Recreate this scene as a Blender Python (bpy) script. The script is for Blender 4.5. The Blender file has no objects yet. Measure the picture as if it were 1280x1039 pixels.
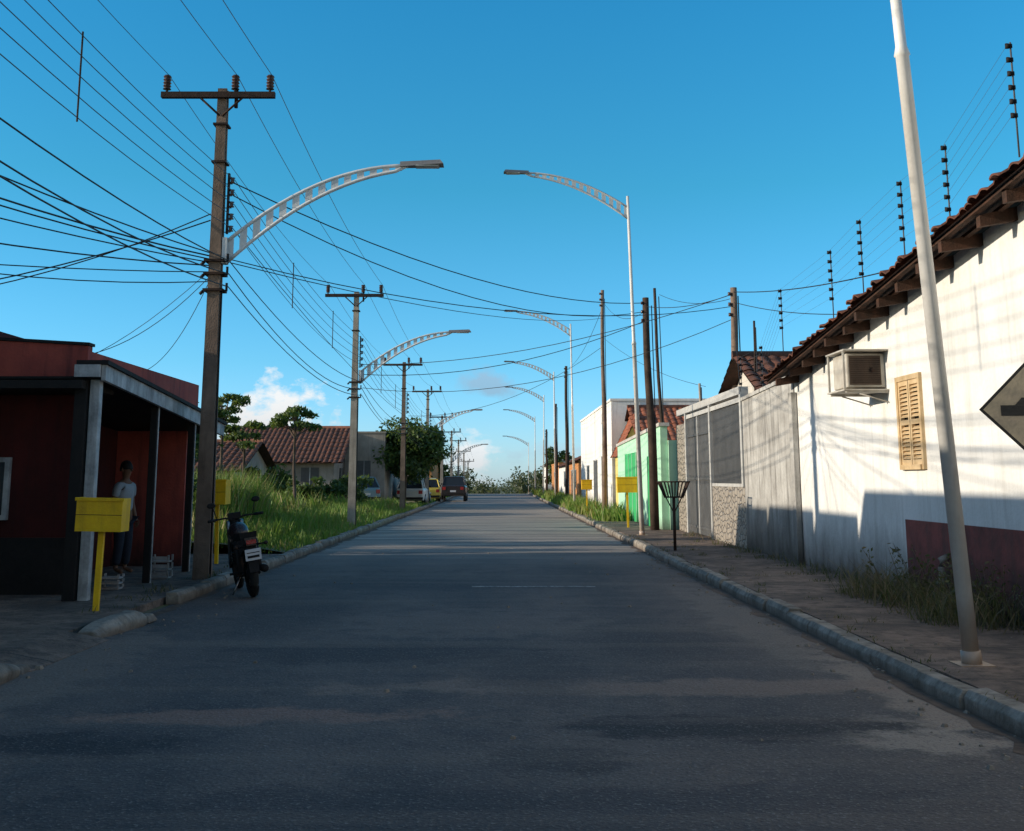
import bpy, math, random
from mathutils import Vector, Matrix
random.seed(7)
R=random.random
def U(a,b): return a+(b-a)*random.random()
scn=bpy.context.scene
try:
    scn.view_settings.view_transform='Standard'; scn.view_settings.look='None'; scn.view_settings.exposure=0
except Exception: pass

# ------------------------------------------------------------------ nodes
class N:
    def __init__(s,nt): s.nt=nt
    def new(s,t,**k):
        n=s.nt.nodes.new(t)
        for a,b in k.items(): setattr(n,a,b)
        return n
    def setin(s,sock,v):
        if isinstance(v,bpy.types.NodeSocket): s.nt.links.new(v,sock)
        elif isinstance(v,(tuple,list)) and len(v)==3 and sock.type=='RGBA': sock.default_value=(*v,1)
        else: sock.default_value=v
    def math(s,op,a,b=None,clamp=False):
        n=s.new('ShaderNodeMath',operation=op,use_clamp=clamp); s.setin(n.inputs[0],a)
        if b is not None: s.setin(n.inputs[1],b)
        return n.outputs[0]
    def obj(s): return s.new('ShaderNodeTexCoord').outputs['Object']
    def gen(s): return s.new('ShaderNodeTexCoord').outputs['Generated']
    def scale(s,v,sc):
        n=s.new('ShaderNodeVectorMath',operation='MULTIPLY'); s.setin(n.inputs[0],v); n.inputs[1].default_value=sc; return n.outputs[0]
    def noise(s,v,sc,det=4,rough=.55,dist=0):
        n=s.new('ShaderNodeTexNoise'); s.setin(n.inputs['Vector'],v); n.inputs['Scale'].default_value=sc
        n.inputs['Detail'].default_value=det; n.inputs['Roughness'].default_value=rough; n.inputs['Distortion'].default_value=dist
        return n.outputs[0]
    def vor(s,v,sc,feat='DISTANCE_TO_EDGE'):
        n=s.new('ShaderNodeTexVoronoi',feature=feat); s.setin(n.inputs['Vector'],v); n.inputs['Scale'].default_value=sc
        return n.outputs['Distance']
    def sep(s,v):
        n=s.new('ShaderNodeSeparateXYZ'); s.setin(n.inputs[0],v); return n.outputs
    def map(s,v,a,b,c=0,d=1):
        n=s.new('ShaderNodeMapRange'); s.setin(n.inputs[0],v)
        for i,x in enumerate((a,b,c,d)): n.inputs[i+1].default_value=x
        return n.outputs[0]
    def mix(s,f,a,b,bt='MIX'):
        n=s.new('ShaderNodeMix',data_type='RGBA',blend_type=bt); s.setin(n.inputs[0],f); s.setin(n.inputs[6],a); s.setin(n.inputs[7],b); return n.outputs[2]
    def ell(s,xyz,cx,cy,rx,ry,nz,k=1.0,soft=.4):
        a=s.math('DIVIDE',s.math('SUBTRACT',xyz[0],cx),rx); b=s.math('DIVIDE',s.math('SUBTRACT',xyz[1],cy),ry)
        d=s.math('SQRT',s.math('ADD',s.math('MULTIPLY',a,a),s.math('MULTIPLY',b,b)))
        d=s.math('ADD',d,s.math('MULTIPLY',s.math('SUBTRACT',nz,.5),k))
        return s.map(d,1,1-soft,0,1)
def newmat(name):
    m=bpy.data.materials.new(name); m.use_nodes=True
    nt=m.node_tree; p=nt.nodes['Principled BSDF']; return m,N(nt),p
def bump(n,p,h,st,dist=.02):
    b=n.new('ShaderNodeBump'); b.inputs['Strength'].default_value=st; b.inputs['Distance'].default_value=dist
    n.setin(b.inputs['Height'],h); n.nt.links.new(b.outputs[0],p.inputs['Normal'])
def W(name,c1,c2=None,scale=1.5,rough=.85,streak=0,scol=(.08,.07,.06),grime=None,bmp=.2,bsc=40,metal=0,fine=.15,emit=None):
    m,n,p=newmat(name); o=n.obj()
    if c2 is None: c2=tuple(x*.7 for x in c1)
    f=n.map(n.noise(o,scale,5,.65),.35,.65)
    col=n.mix(f,c1,c2)
    fn=n.noise(o,bsc,2)
    if fine: col=n.mix(fine,col,n.mix(fn,(0,0,0),(1,1,1)),'OVERLAY')
    if streak:
        sv=n.scale(o,(3.5,3.5,.35)); sf=n.map(n.noise(sv,1.6,5,.7),.5,.72)
        col=n.mix(n.math('MULTIPLY',sf,streak),col,scol)
    if grime:
        z=n.sep(o)[2]; g=n.map(n.math('ADD',z,n.math('MULTIPLY',n.math('SUBTRACT',n.noise(n.scale(o,(1,1,.5)),2.5,5,.7),.5),grime[3] if len(grime)>3 else .8)),grime[1],grime[0])
        col=n.mix(g,col,grime[2])
    n.setin(p.inputs['Base Color'],col); n.setin(p.inputs['Roughness'],n.map(fn,.3,.7,max(rough-.1,0),min(rough+.1,1)))
    p.inputs['Metallic'].default_value=metal
    try: p.inputs['Specular IOR Level'].default_value=.25 if rough>.55 else .5
    except Exception: pass
    if bmp: bump(n,p,fn,bmp)
    return m

M={}
M['wall_white']=W('white_plaster_aged',(.80,.79,.76),(.68,.67,.63),.9,.9,.45,(.45,.42,.37),(.15,.95,(.13,.105,.085)),.3,22)
M['wall_red']=W('faded_red_paint',(.30,.09,.075),(.15,.06,.05),2.5,.9,.6,(.09,.07,.06),(.15,.75,(.05,.04,.035),.9),.25,25)
M['wall_grey']=W('stained_concrete_wall',(.50,.485,.45),(.30,.285,.26),1.4,.92,.95,(.085,.078,.07),(.2,1.1,(.10,.085,.07)),.4,20)
M['wall_mint']=W('mint_paint',(.44,.72,.52),(.37,.62,.45),1,.8,.2,(.2,.3,.2),(.1,.5,(.15,.2,.14)),.1,25)
M['green']=W('green_gate_paint',(.05,.42,.14),(.04,.33,.11),1,.6)
M['wall_yellow']=W('yellow_plaster',(.75,.62,.20),(.65,.52,.18),1,.85,.2)
M['wall_pale']=W('pale_plaster',(.58,.55,.50),(.42,.40,.36),.7,.9,.5,(.2,.18,.15),(.1,.8,(.18,.15,.12)))
M['wall_dull']=W('unpainted_grey_plaster',(.36,.32,.28),(.22,.195,.17),.8,.95,.5,(.12,.10,.085),(.1,.8,(.12,.10,.08)))
M['wall_orange']=W('orange_plaster',(.55,.25,.09),(.45,.2,.08),.8,.9,.3)
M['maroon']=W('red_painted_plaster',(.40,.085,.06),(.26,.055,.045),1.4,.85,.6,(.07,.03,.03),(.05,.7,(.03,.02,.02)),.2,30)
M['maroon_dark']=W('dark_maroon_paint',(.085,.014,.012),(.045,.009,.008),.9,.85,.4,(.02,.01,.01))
M['black']=W('black_paint',(.012,.011,.011),(.02,.017,.016),2,.75)
M['rubber']=W('rubber',(.015,.015,.015),(.02,.02,.02),5,.85)
M['chrome']=W('chrome_metal',(.3,.3,.3),(.2,.2,.2),5,.35,metal=1,fine=0,bmp=0)
M['fascia']=W('grey_fascia_paint',(.5,.5,.5),(.24,.24,.24),3,.7,.7,(.08,.075,.07))
M['tile']=W('clay_tile',(.20,.08,.05),(.075,.042,.033),3.5,.9,.5,(.035,.03,.025),None,.4,30)
M['tile2']=W('clay_tile_clean',(.40,.13,.07),(.2,.08,.05),3,.9,.3,(.06,.045,.04),None,.4,30)
M['wood']=W('weathered_wood',(.08,.038,.024),(.035,.021,.015),5,.85,.4,(.02,.014,.01),None,.4,60)
M['woodpole']=W('pole_wood',(.08,.052,.038),(.04,.027,.02),3,.9,.4,(.02,.015,.012),None,.5,50)
M['shutter']=W('cream_shutter',(.68,.50,.29),(.5,.35,.18),4,.6,.3,(.3,.2,.1))
M['conc_pole']=W('pole_concrete_dark',(.25,.175,.13),(.14,.10,.075),2.5,.9,.5,(.06,.045,.035),None,.3,40)
M['conc_pole_l']=W('pole_concrete_light',(.44,.38,.31),(.27,.23,.19),2,.9,.5,(.12,.10,.08),None,.3,40)
M['galv']=W('galvanised_pole',(.76,.74,.70),(.62,.60,.56),2,.45,.3,(.42,.34,.26),(.1,.6,(.35,.23,.15),.5),.05,30)
M['galv2']=W('galvanised_arm',(.62,.63,.63),(.5,.51,.52),3,.45,0)
M['head']=W('lamp_head_grey',(.18,.18,.19),(.14,.14,.15),3,.5)
M['lens']=W('lamp_lens',(.5,.5,.45),(.4,.4,.36),3,.2)
M['porc']=W('porcelain',(.09,.05,.04),(.06,.035,.03),3,.3)
M['wire']=W('black_cable',(.02,.022,.025),(.03,.03,.03),3,.6,fine=0,bmp=0)
M['wire2']=W('aluminium_cable',(.09,.10,.11),(.07,.08,.09),3,.6,fine=0,bmp=0)
M['yellow']=W('yellow_bin_paint',(.86,.53,.015),(.7,.40,.015),3,.6,.4,(.25,.13,.03))
M['kerb']=W('kerb_concrete',(.36,.32,.27),(.15,.13,.105),3.5,.92,.6,(.06,.05,.04),(-.02,.1,(.12,.09,.07),.1),.6,30)
M['steel_dark']=W('dark_steel_gate',(.10,.10,.10),(.07,.07,.07),2,.6,.2)
M['steel_frame']=W('pale_steel_frame',(.5,.49,.46),(.4,.39,.37),2,.6,.3)
M['rust']=W('rusty_steel',(.05,.028,.02),(.025,.018,.015),8,.85)
M['ac_white']=W('ac_casing',(.55,.52,.45),(.4,.36,.3),5,.6,.4,(.25,.15,.08))
M['ac_grill']=W('ac_grill',(.10,.07,.05),(.06,.045,.035),5,.7)
M['sign_y']=W('faded_sign_yellow',(.28,.24,.17),(.21,.18,.14),3,.6,.5,(.10,.08,.06))
M['sign_k']=W('sign_black',(.012,.012,.012),(.02,.02,.02),3,.6)
M['skin']=W('skin',(.20,.10,.06),(.17,.085,.05),6,.6,bmp=0)
M['hair']=W('hair',(.012,.01,.009),(.02,.015,.012),20,.7)
M['shirt']=W('pale_shirt',(.36,.38,.4),(.3,.32,.34),4,.9)
M['denim']=W('dark_trousers',(.03,.035,.05),(.02,.025,.035),4,.9)
M['car_white']=W('car_paint_white',(.6,.6,.58),(.55,.55,.53),1,.3,bmp=0,fine=.03)
M['car_blue']=W('car_paint_blue_grey',(.15,.26,.30),(.12,.22,.27),1,.3,bmp=0,fine=.03)
M['car_yellow']=W('car_paint_cream_yellow',(.7,.52,.08),(.6,.45,.07),1,.3,bmp=0,fine=.03)
M['car_dark']=W('car_paint_dark',(.03,.02,.022),(.025,.018,.02),1,.3,bmp=0,fine=.03)
M['glass']=W('dark_glass',(.02,.025,.03),(.02,.025,.03),1,.08,bmp=0,fine=0)
M['red_l']=W('tail_light_red',(.4,.02,.02),(.3,.02,.02),5,.25)
M['plate']=W('plate_white',(.6,.6,.62),(.5,.5,.52),5,.5)
M['bark']=W('bark',(.12,.09,.07),(.06,.045,.035),5,.95,0,(0,0,0),None,.6,25)
M['crate']=W('crate_plastic',(.45,.42,.4),(.3,.25,.22),4,.7)
M['earth']=W('bare_earth',(.16,.11,.08),(.09,.065,.05),4,.95,bmp=.5,bsc=12)
M['stonebit']=W('rubble',(.3,.25,.2),(.18,.15,.12),8,.95)

def leafmat(name,c1,c2):
    m,n,p=newmat(name); o=n.obj()
    col=n.mix(n.map(n.noise(o,3,2),.35,.65),c1,c2)
    n.setin(p.inputs['Base Color'],col); p.inputs['Roughness'].default_value=.6
    t=n.new('ShaderNodeBsdfTranslucent'); n.setin(t.inputs[0],n.mix(.4,col,(.22,.26,.03)))
    mx=n.new('ShaderNodeMixShader'); mx.inputs[0].default_value=.35
    n.nt.links.new(p.outputs[0],mx.inputs[1]); n.nt.links.new(t.outputs[0],mx.inputs[2])
    out=[x for x in n.nt.nodes if x.type=='OUTPUT_MATERIAL'][0]; n.nt.links.new(mx.outputs[0],out.inputs[0])
    return m
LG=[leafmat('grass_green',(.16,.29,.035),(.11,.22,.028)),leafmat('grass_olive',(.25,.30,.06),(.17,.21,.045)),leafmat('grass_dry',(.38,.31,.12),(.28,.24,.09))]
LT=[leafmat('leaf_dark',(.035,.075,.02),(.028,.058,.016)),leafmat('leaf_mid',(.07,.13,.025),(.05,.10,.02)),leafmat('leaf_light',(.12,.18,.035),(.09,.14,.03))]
LF=[leafmat('far_leaf_dark',(.05,.065,.04),(.045,.055,.035)),leafmat('far_leaf',(.08,.10,.045),(.065,.08,.04))]
LW=[leafmat('weed_green',(.075,.09,.03),(.05,.06,.022)),leafmat('weed_olive',(.14,.12,.055),(.09,.08,.04)),leafmat('weed_dry',(.26,.19,.11),(.17,.125,.08))]

# asphalt
m,n,p=newmat('asphalt'); o=n.obj(); xyz=n.sep(o)
big=n.noise(n.scale(o,(1,.35,1)),.55,4,.6)
med=n.noise(o,2.2,6,.72)
col=n.mix(n.map(big,.40,.60),(.072,.064,.062),(.135,.104,.088))
col=n.mix(n.math('MULTIPLY',n.map(med,.48,.62),.6),col,(.050,.045,.046))
wp=n.math('ABSOLUTE',n.math('SINE',n.math('MULTIPLY',n.math('ADD',xyz[0],.3),1.75)))
col=n.mix(n.math('MULTIPLY',n.map(wp,.5,1),.25),col,(.15,.122,.105))
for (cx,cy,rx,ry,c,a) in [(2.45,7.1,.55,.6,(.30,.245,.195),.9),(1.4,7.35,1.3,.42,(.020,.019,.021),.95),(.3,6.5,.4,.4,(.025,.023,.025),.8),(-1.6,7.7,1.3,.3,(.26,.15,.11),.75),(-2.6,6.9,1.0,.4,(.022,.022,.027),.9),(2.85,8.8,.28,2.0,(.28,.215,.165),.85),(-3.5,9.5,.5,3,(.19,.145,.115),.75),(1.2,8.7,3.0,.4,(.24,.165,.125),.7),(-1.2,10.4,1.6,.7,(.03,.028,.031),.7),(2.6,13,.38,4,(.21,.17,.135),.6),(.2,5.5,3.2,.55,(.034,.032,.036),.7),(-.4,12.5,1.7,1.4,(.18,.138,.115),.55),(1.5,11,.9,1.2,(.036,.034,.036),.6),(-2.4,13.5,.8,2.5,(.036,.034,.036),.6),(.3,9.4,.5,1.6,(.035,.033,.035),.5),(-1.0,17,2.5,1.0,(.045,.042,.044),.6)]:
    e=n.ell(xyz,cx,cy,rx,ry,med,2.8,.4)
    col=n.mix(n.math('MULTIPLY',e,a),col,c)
ts=n.noise(n.scale(o,(.12,1.3,1)),1.1,4,.6)
col=n.mix(n.math('MULTIPLY',n.map(ts,.5,.66),.4),col,(.19,.145,.115))
far_sunlit=n.map(xyz[1],20,27)  # sunlight on the distant road is painted in as a paler colour
col=n.mix(n.math('MULTIPLY',far_sunlit,.85),col,n.mix(n.map(ts,.44,.58),(.40,.345,.29),(.20,.178,.155)))
sp=n.noise(o,48,2,.6)
col=n.mix(n.math('MULTIPLY',n.map(sp,.58,.7),.5),col,(.30,.27,.24))
col=n.mix(n.math('MULTIPLY',n.map(sp,.42,.3),.6),col,(.022,.021,.022))
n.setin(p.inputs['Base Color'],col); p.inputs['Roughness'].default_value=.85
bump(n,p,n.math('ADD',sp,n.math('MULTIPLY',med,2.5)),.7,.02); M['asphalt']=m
# sidewalk
m,n,p=newmat('pavement_concrete'); o=n.obj(); xyz=n.sep(o)
a=n.noise(o,1.3,5,.7); col=n.mix(n.map(a,.40,.60),(.235,.165,.125),(.11,.08,.062))
a2=n.noise(o,6,5,.72); col=n.mix(n.math('MULTIPLY',n.map(a2,.48,.62),.75),col,(.06,.046,.036))
jt=n.math('ABSOLUTE',n.math('SUBTRACT',n.math('FRACT',n.math('MULTIPLY',xyz[1],.66)),.5))
col=n.mix(n.math('MULTIPLY',n.math('MULTIPLY',n.map(jt,.016,.005),n.map(a,.38,.52)),.85),col,(.04,.033,.025))
n.setin(p.inputs['Base Color'],col); p.inputs['Roughness'].default_value=.9
bump(n,p,n.math('ADD',a2,n.noise(o,40,2)),.8,.03); M['pave']=m
m,n,p=newmat('ground_soil_grass'); o=n.obj()
col=n.mix(n.map(n.noise(o,.5,5,.6),.4,.6),(.12,.15,.04),(.17,.125,.07)); col=n.mix(n.map(n.noise(o,5,4,.7),.5,.7),col,(.08,.07,.04))
n.setin(p.inputs['Base Color'],col); p.inputs['Roughness'].default_value=.95; bump(n,p,n.noise(o,9,3),.6,.05); M['ground']=m
m,n,p=newmat('worn_road_paint'); o=n.obj(); f=n.map(n.noise(o,9,6,.8),.42,.55)
n.setin(p.inputs['Base Color'],n.mix(f,(.42,.39,.36),(.12,.11,.10))); p.inputs['Roughness'].default_value=.8; M['paint']=m
m,n,p=newmat('stone_cladding'); o=n.obj(); f=n.vor(n.scale(o,(1,1,1.6)),5)
c=n.mix(n.noise(o,4,2),(.42,.36,.29),(.26,.23,.19)); n.setin(p.inputs['Base Color'],n.mix(n.map(f,.03,.09),(.15,.13,.11),c)); bump(n,p,n.map(f,0,.12),.8,.03); M['stone']=m

# ------------------------------------------------------------------ mesh builder
class B:
    def __init__(s): s.v=[];s.f=[];s.m=[];s.mats=[];s.sm=[];s.T=None
    def mi(s,mat):
        if isinstance(mat,str): mat=M[mat]
        if mat not in s.mats: s.mats.append(mat)
        return s.mats.index(mat)
    def add(s,vs,fs,mat,smooth=False):
        k=len(s.v)
        if s.T is not None: vs=[s.T@Vector(v) for v in vs]
        s.v.extend([tuple(v) for v in vs]); i=s.mi(mat)
        for f in fs: s.f.append([k+a for a in f]); s.m.append(i); s.sm.append(smooth)
    def hexa(s,p,mat):
        s.add(p,[(3,2,1,0),(4,5,6,7),(0,1,5,4),(1,2,6,5),(2,3,7,6),(3,0,4,7)],mat)
    def box(s,x0,x1,y0,y1,z0,z1,mat):
        s.hexa([(x0,y0,z0),(x1,y0,z0),(x1,y1,z0),(x0,y1,z0),(x0,y0,z1),(x1,y0,z1),(x1,y1,z1),(x0,y1,z1)],mat)
    def tbox(s,x,y,z0,z1,w0,d0,w1,d1,mat,dx=0,dy=0):
        s.hexa([(x-w0,y-d0,z0),(x+w0,y-d0,z0),(x+w0,y+d0,z0),(x-w0,y+d0,z0),(x+dx-w1,y+dy-d1,z1),(x+dx+w1,y+dy-d1,z1),(x+dx+w1,y+dy+d1,z1),(x+dx-w1,y+dy+d1,z1)],mat)
    def tube(s,pts,r,mat,n=8,caps=True,smooth=True):
        pts=[Vector(q) for q in pts]; 
        if not isinstance(r,(list,tuple)): r=[r]*len(pts)
        vs=[];fs=[]
        for i,q in enumerate(pts):
            t=(pts[min(i+1,len(pts)-1)]-pts[max(i-1,0)])
            if t.length<1e-9: t=Vector((0,0,1))
            t.normalize(); a=Vector((0,0,1)) if abs(t.z)<.9 else Vector((1,0,0))
            u=t.cross(a).normalized(); w=t.cross(u)
            for k in range(n):
                th=2*math.pi*k/n; vs.append(q+(u*math.cos(th)+w*math.sin(th))*r[i])
        for i in range(len(pts)-1):
            for k in range(n):
                fs.append((i*n+k,i*n+(k+1)%n,(i+1)*n+(k+1)%n,(i+1)*n+k))
        if caps: fs.append(tuple(range(n))); fs.append(tuple(range((len(pts)-1)*n,len(pts)*n))[::-1])
        s.add(vs,fs,mat,smooth)
    def prism(s,poly,y0,y1,mat,axis='y'):
        n=len(poly)
        if axis=='y': vs=[(a,y0,b) for a,b in poly]+[(a,y1,b) for a,b in poly]
        elif axis=='x': vs=[(y0,a,b) for a,b in poly]+[(y1,a,b) for a,b in poly]
        else: vs=[(a,b,y0) for a,b in poly]+[(a,b,y1) for a,b in poly]
        fs=[tuple(range(n)),tuple(range(n,2*n))[::-1]]+[(i,(i+1)%n,n+(i+1)%n,n+i) for i in range(n)]
        s.add(vs,fs,mat)
    def obj(s,name,parent=None,bevel=0,recalc=True):
        me=bpy.data.meshes.new(name); me.from_pydata(s.v,[],s.f)
        for mt in s.mats: me.materials.append(mt)
        me.polygons.foreach_set('material_index',s.m); me.polygons.foreach_set('use_smooth',s.sm)
        if recalc:
            import bmesh
            bm=bmesh.new(); bm.from_mesh(me); bmesh.ops.recalc_face_normals(bm,faces=bm.faces); bm.to_mesh(me); bm.free()
        me.update()
        ob=bpy.data.objects.new(name,me); scn.collection.objects.link(ob)
        if parent: ob.parent=parent
        if bevel:
            md=ob.modifiers.new('bevel','BEVEL'); md.width=bevel; md.segments=2; md.limit_method='ANGLE'
        return ob
def empty(name):
    e=bpy.data.objects.new(name,None); scn.collection.objects.link(e); return e

# ------------------------------------------------------------------ ground / road
prof=[(-80,0),(-20,0),(125,0),(150,-.9),(200,-3.2),(300,-8),(600,-14),(4000,-22)]
def gz(y):
    for (a,za),(b,zb) in zip(prof,prof[1:]):
        if y<=b: return za+(zb-za)*(y-a)/(b-a)
    return -22
b=B(); vs=[];fs=[]
xs=[-2500,-60,-6,0,6,60,2500]
for y,z in prof:
    for x in xs: vs.append((x,y,z))
for j in range(len(prof)-1):
    for i in range(len(xs)-1): k=j*len(xs)+i; fs.append((k,k+1,k+1+len(xs),k+len(xs)))
b.add(vs,fs,'ground'); b.obj('ground')
b=B(); ys=[-30,125,150,200,300]; vs=[];fs=[]
for y in ys: vs+= [(-4.0,y,gz(y)+.006),(3.06,y,gz(y)+.006)]
for j in range(len(ys)-1): fs.append((2*j,2*j+1,2*j+3,2*j+2))
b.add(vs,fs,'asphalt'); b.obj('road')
b=B(); b.box(-.4,1.35,16.6,16.72,.0062,.010,'paint'); b.obj('road_marking')

def kerb(name,segs,x,w,side,h=.14):
    b=B()
    for (y0,y1) in segs:
        y=y0
        while y<y1-.1:
            L=min(U(.8,1.05),y1-y); dx=U(-.022,.022); dz=U(-.025,.012)
            xa=x+dx; s=side; dx2=U(-.012,.012)
            pr=[(0,0),(s*w,0),(s*w,h+dz),(s*.035,h+dz),(0,h-.045+dz)]
            ya=y+.007; yb=y+L-.007
            vs=[(xa+a,ya,c) for a,c in pr]+[(xa+dx2+a,yb,c+U(-.01,.01)*(c>.01)) for a,c in pr]
            b.add(vs,[tuple(range(5)),tuple(range(5,10))[::-1]]+[(i,(i+1)%5,5+(i+1)%5,5+i) for i in range(5)],'kerb'); y+=L
    return b.obj(name,bevel=.008)
kerb('kerb',[(-5,125)],3.05,.16,1,.14)
kerb('kerb',[(14.3,125)],-3.92,.16,-1,.15)
for (x,y,L,r,t) in [(-3.66,8.15,2.1,.03,0),(-3.74,11.8,1.1,-.12,.05),(-3.7,5.6,1.6,.0,0)]:
    b=B(); b.T=Matrix.Translation((x,y,0))@Matrix.Rotation(r,4,'Z')@Matrix.Rotation(t,4,'X')
    pr=[(0,-.03),(-.22,-.03),(-.22,.15),(-.06,.15),(0,.08)]; ns=9; vs=[]
    for k in range(ns):
        tt=-1+2*k/(ns-1); yy=tt*L/2; sh=1-.35*abs(tt)**5
        vs+=[(a+U(-.012,.012)-.02*(abs(tt)**5),yy+U(-.02,.02),c*sh+U(-.012,.012)) for a,c in pr]
    fs=[tuple(range(5)),tuple(range((ns-1)*5,ns*5))[::-1]]+[(k*5+i,k*5+(i+1)%5,(k+1)*5+(i+1)%5,(k+1)*5+i) for k in range(ns-1) for i in range(5)]
    b.add(vs,fs,'kerb')
    b.tbox(-.1,L/2+.16,-.02,.06,.09,.12,.05,.07,'kerb'); b.obj('kerb_block',bevel=.02)
b=B(); b.box(3.215,5.3,-5,125,-.02,.125,'pave'); b.obj('pavement')
b=B(); b.box(-6.6,-4.1,-5,22.6,-.02,.085,'pave')
b.hexa([(-4.1,9.2,-.02),(-3.7,9.4,-.02),(-3.7,11.2,-.02),(-4.1,11.2,-.02),(-4.1,9.2,.085),(-3.7,9.4,.012),(-3.7,11.2,.012),(-4.1,11.2,.085)],'pave')
b.obj('pavement')
b=B()
for (xe,s) in ((3.05,-1),(-3.92,1)):
    y=5.0 if s<0 else 12.4
    prev=None
    while y<90:
        w_=.06+.16*R()**1.5; cur=(xe+s*w_,y)
        if prev: b.add([(xe-s*.01,prev[1],.0085),(prev[0],prev[1],.0085),(cur[0],cur[1],.0085),(xe-s*.01,cur[1],.0085)],[(0,1,2,3)],'earth')
        prev=cur; y+=U(.15,.5)
b.obj('gutter_dirt',recalc=False)
b=B()
for i in range(230):
    if R()<.75: x=3.05-abs(random.gauss(0,.3)); 
    else: x=U(-3.8,3)
    if R()<.25: x=-3.85+abs(random.gauss(0,.35))
    y=5+R()**1.5*20; r=U(.006,.022)*(1 if R()<.9 else 1.6); z=.006
    b.T=Matrix.Translation((x,y,z+r*.3))@Matrix.Rotation(U(0,6),4,'Z')@Matrix.Rotation(U(-.4,.4),4,'X')
    b.tbox(0,0,-r*.5,r*.6,r,r*.8,r*.55,r*.5,'stonebit',U(-.2,.2)*r)
b.T=None
for i in range(90):
    x=U(3.3,4.9); y=U(6,20); r=U(.006,.02)
    b.T=Matrix.Translation((x,y,.125+r*.3))@Matrix.Rotation(U(0,6),4,'Z'); b.tbox(0,0,-r*.5,r*.6,r,r*.8,r*.55,r*.5,'stonebit')
b.obj('loose_gravel')
b=B(); vs=[];fs=[]; xs=[-4.09,-4.6,-5.5,-7,-9,-14]; hs=[.10,.14,.25,.35,.3,.0]; ysv=[22.7,24]+[24+2*i for i in range(1,40)]
for y in ysv:
    k=1 if y<58 else max(.3,1-(y-58)/12)
    for x,hh in zip(xs,hs): vs.append((x,y,max(.09,hh*k+U(-.04,.04)) if x>-13 else -.05))
for j in range(len(ysv)-1):
    for i in range(len(xs)-1): q=j*len(xs)+i; fs.append((q,q+1,q+1+len(xs),q+len(xs)))
b.add(vs,fs,'ground',True); b.obj('grass_verge_soil')

# ------------------------------------------------------------------ vegetation
def blade(b,x,y,z,h,w,mat,bend=.35):
    a=U(0,6.283); dx,dy=math.cos(a),math.sin(a); bx,by=U(-1,1)*bend*h,U(-1,1)*bend*h
    px,py=-dy*w/2,dx*w/2
    b.add([(x-px,y-py,z),(x+px,y+py,z),(x+px*.8+bx*.4,y+py*.8+by*.4,z+h*.6),(x-px*.8+bx*.4,y-py*.8+by*.4,z+h*.6),(x+bx,y+by,z+h)],[(0,1,2,3),(3,2,4)],mat)
def grass(b,x0,x1,y0,y1,n,h0,h1,w,wts=(5,3,1),clump=.5,z=.1,mats=LG,cn=None,bend=.45):
    cs=[(U(x0,x1),U(y0,y1),U(.45,1.25),random.choices(range(3),wts)[0]) for _ in range(cn or max(3,n//40))]
    for i in range(n):
        cx,cy,ch,cm=random.choice(cs)
        x=cx+random.gauss(0,clump*.5); y=cy+random.gauss(0,clump*.5)
        if x<x0-.2 or x>x1+.05: continue
        mt=mats[cm] if R()<.5 else random.choices(mats,wts)[0]
        blade(b,x,y,z,U(h0,h1)*ch,w*U(.6,1.3),mt,bend)
b=B()
grass(b,-5.2,-4.1,23,60,12000,.08,.28,.03,(6,3,.6),z=.1)
grass(b,-7,-4.8,23,58,14000,.15,.5,.035,(6,3,.6),z=.18)
grass(b,-8.6,-6.2,26,33,8000,.6,1.4,.03,(4,4,2),.7,z=.3,cn=60)
grass(b,-9.5,-6.5,32,56,6500,.3,.8,.05,(4,4,1),.7,z=.3,cn=80)
grass(b,-4.9,-4.15,60,110,2500,.1,.3,.06,z=.1)
b.obj('tall_grass',recalc=False)
b=B()
grass(b,3.3,4.5,38,75,7500,.15,.6,.045,(5,3,1),z=.1,cn=70)
grass(b,3.3,4.9,75,118,2500,.2,.6,.09,(5,3,1),z=.1,cn=50)
b.obj('verge_grass',recalc=False)
def leafquad(b,c,s,mat):
    a=Vector((R()-.5,R()-.5,R()-.5)).normalized(); t=Vector((R()-.5,R()-.5,R()-.5)); u=a.cross(t).normalized(); w=a.cross(u)
    c=Vector(c); b.add([c-u*s,c-w*s*.45,c+u*s,c+w*s*.45],[(0,1,2,3)],mat)
def clump(b,c,r,n,size,mats,wts):
    for i in range(n):
        d=Vector((random.gauss(0,1),random.gauss(0,1),random.gauss(0,1))).normalized(); q=R()**.4*U(.8,1.12)
        leafquad(b,(c[0]+d.x*r[0]*q,c[1]+d.y*r[1]*q,c[2]+d.z*r[2]*q),size*U(.6,1.3),random.choices(mats,wts)[0])
b=B()
grass(b,4.3,4.95,11.0,14.3,2000,.08,.5,.010,(3,4,4),.45,z=.12,cn=24,mats=LW,bend=.9)
for i in range(44):
    x=U(4.35,4.95); y=U(11.0,14.2); h=U(.2,.66); dx,dy=U(-.28,.15),U(-.2,.2)
    b.tube([(x,y,.12),(x+dx*.4,y+dy*.4,.12+h*.6),(x+dx,y+dy,.12+h)],[.005,.004,.002],LW[2],4,False)
    for k in range(18):
        t=U(.3,1); leafquad(b,(x+dx*t+U(-.05,.05),y+dy*t+U(-.05,.05),.12+h*t+U(-.03,.03)),U(.015,.038),random.choice(LW[:2]))
grass(b,4.7,4.95,14.5,30,600,.04,.2,.013,(4,3,3),.3,z=.12,cn=40,mats=LW,bend=.7)
grass(b,3.18,3.3,5,30,500,.02,.08,.009,(4,3,3),.15,z=.12,cn=45,mats=LW,bend=.8)
grass(b,3.3,4.8,9,27,500,.02,.08,.010,(4,3,3),.12,z=.12,cn=30,mats=LW,bend=.8)
b.obj('weeds',recalc=False)
b=B()
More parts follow.
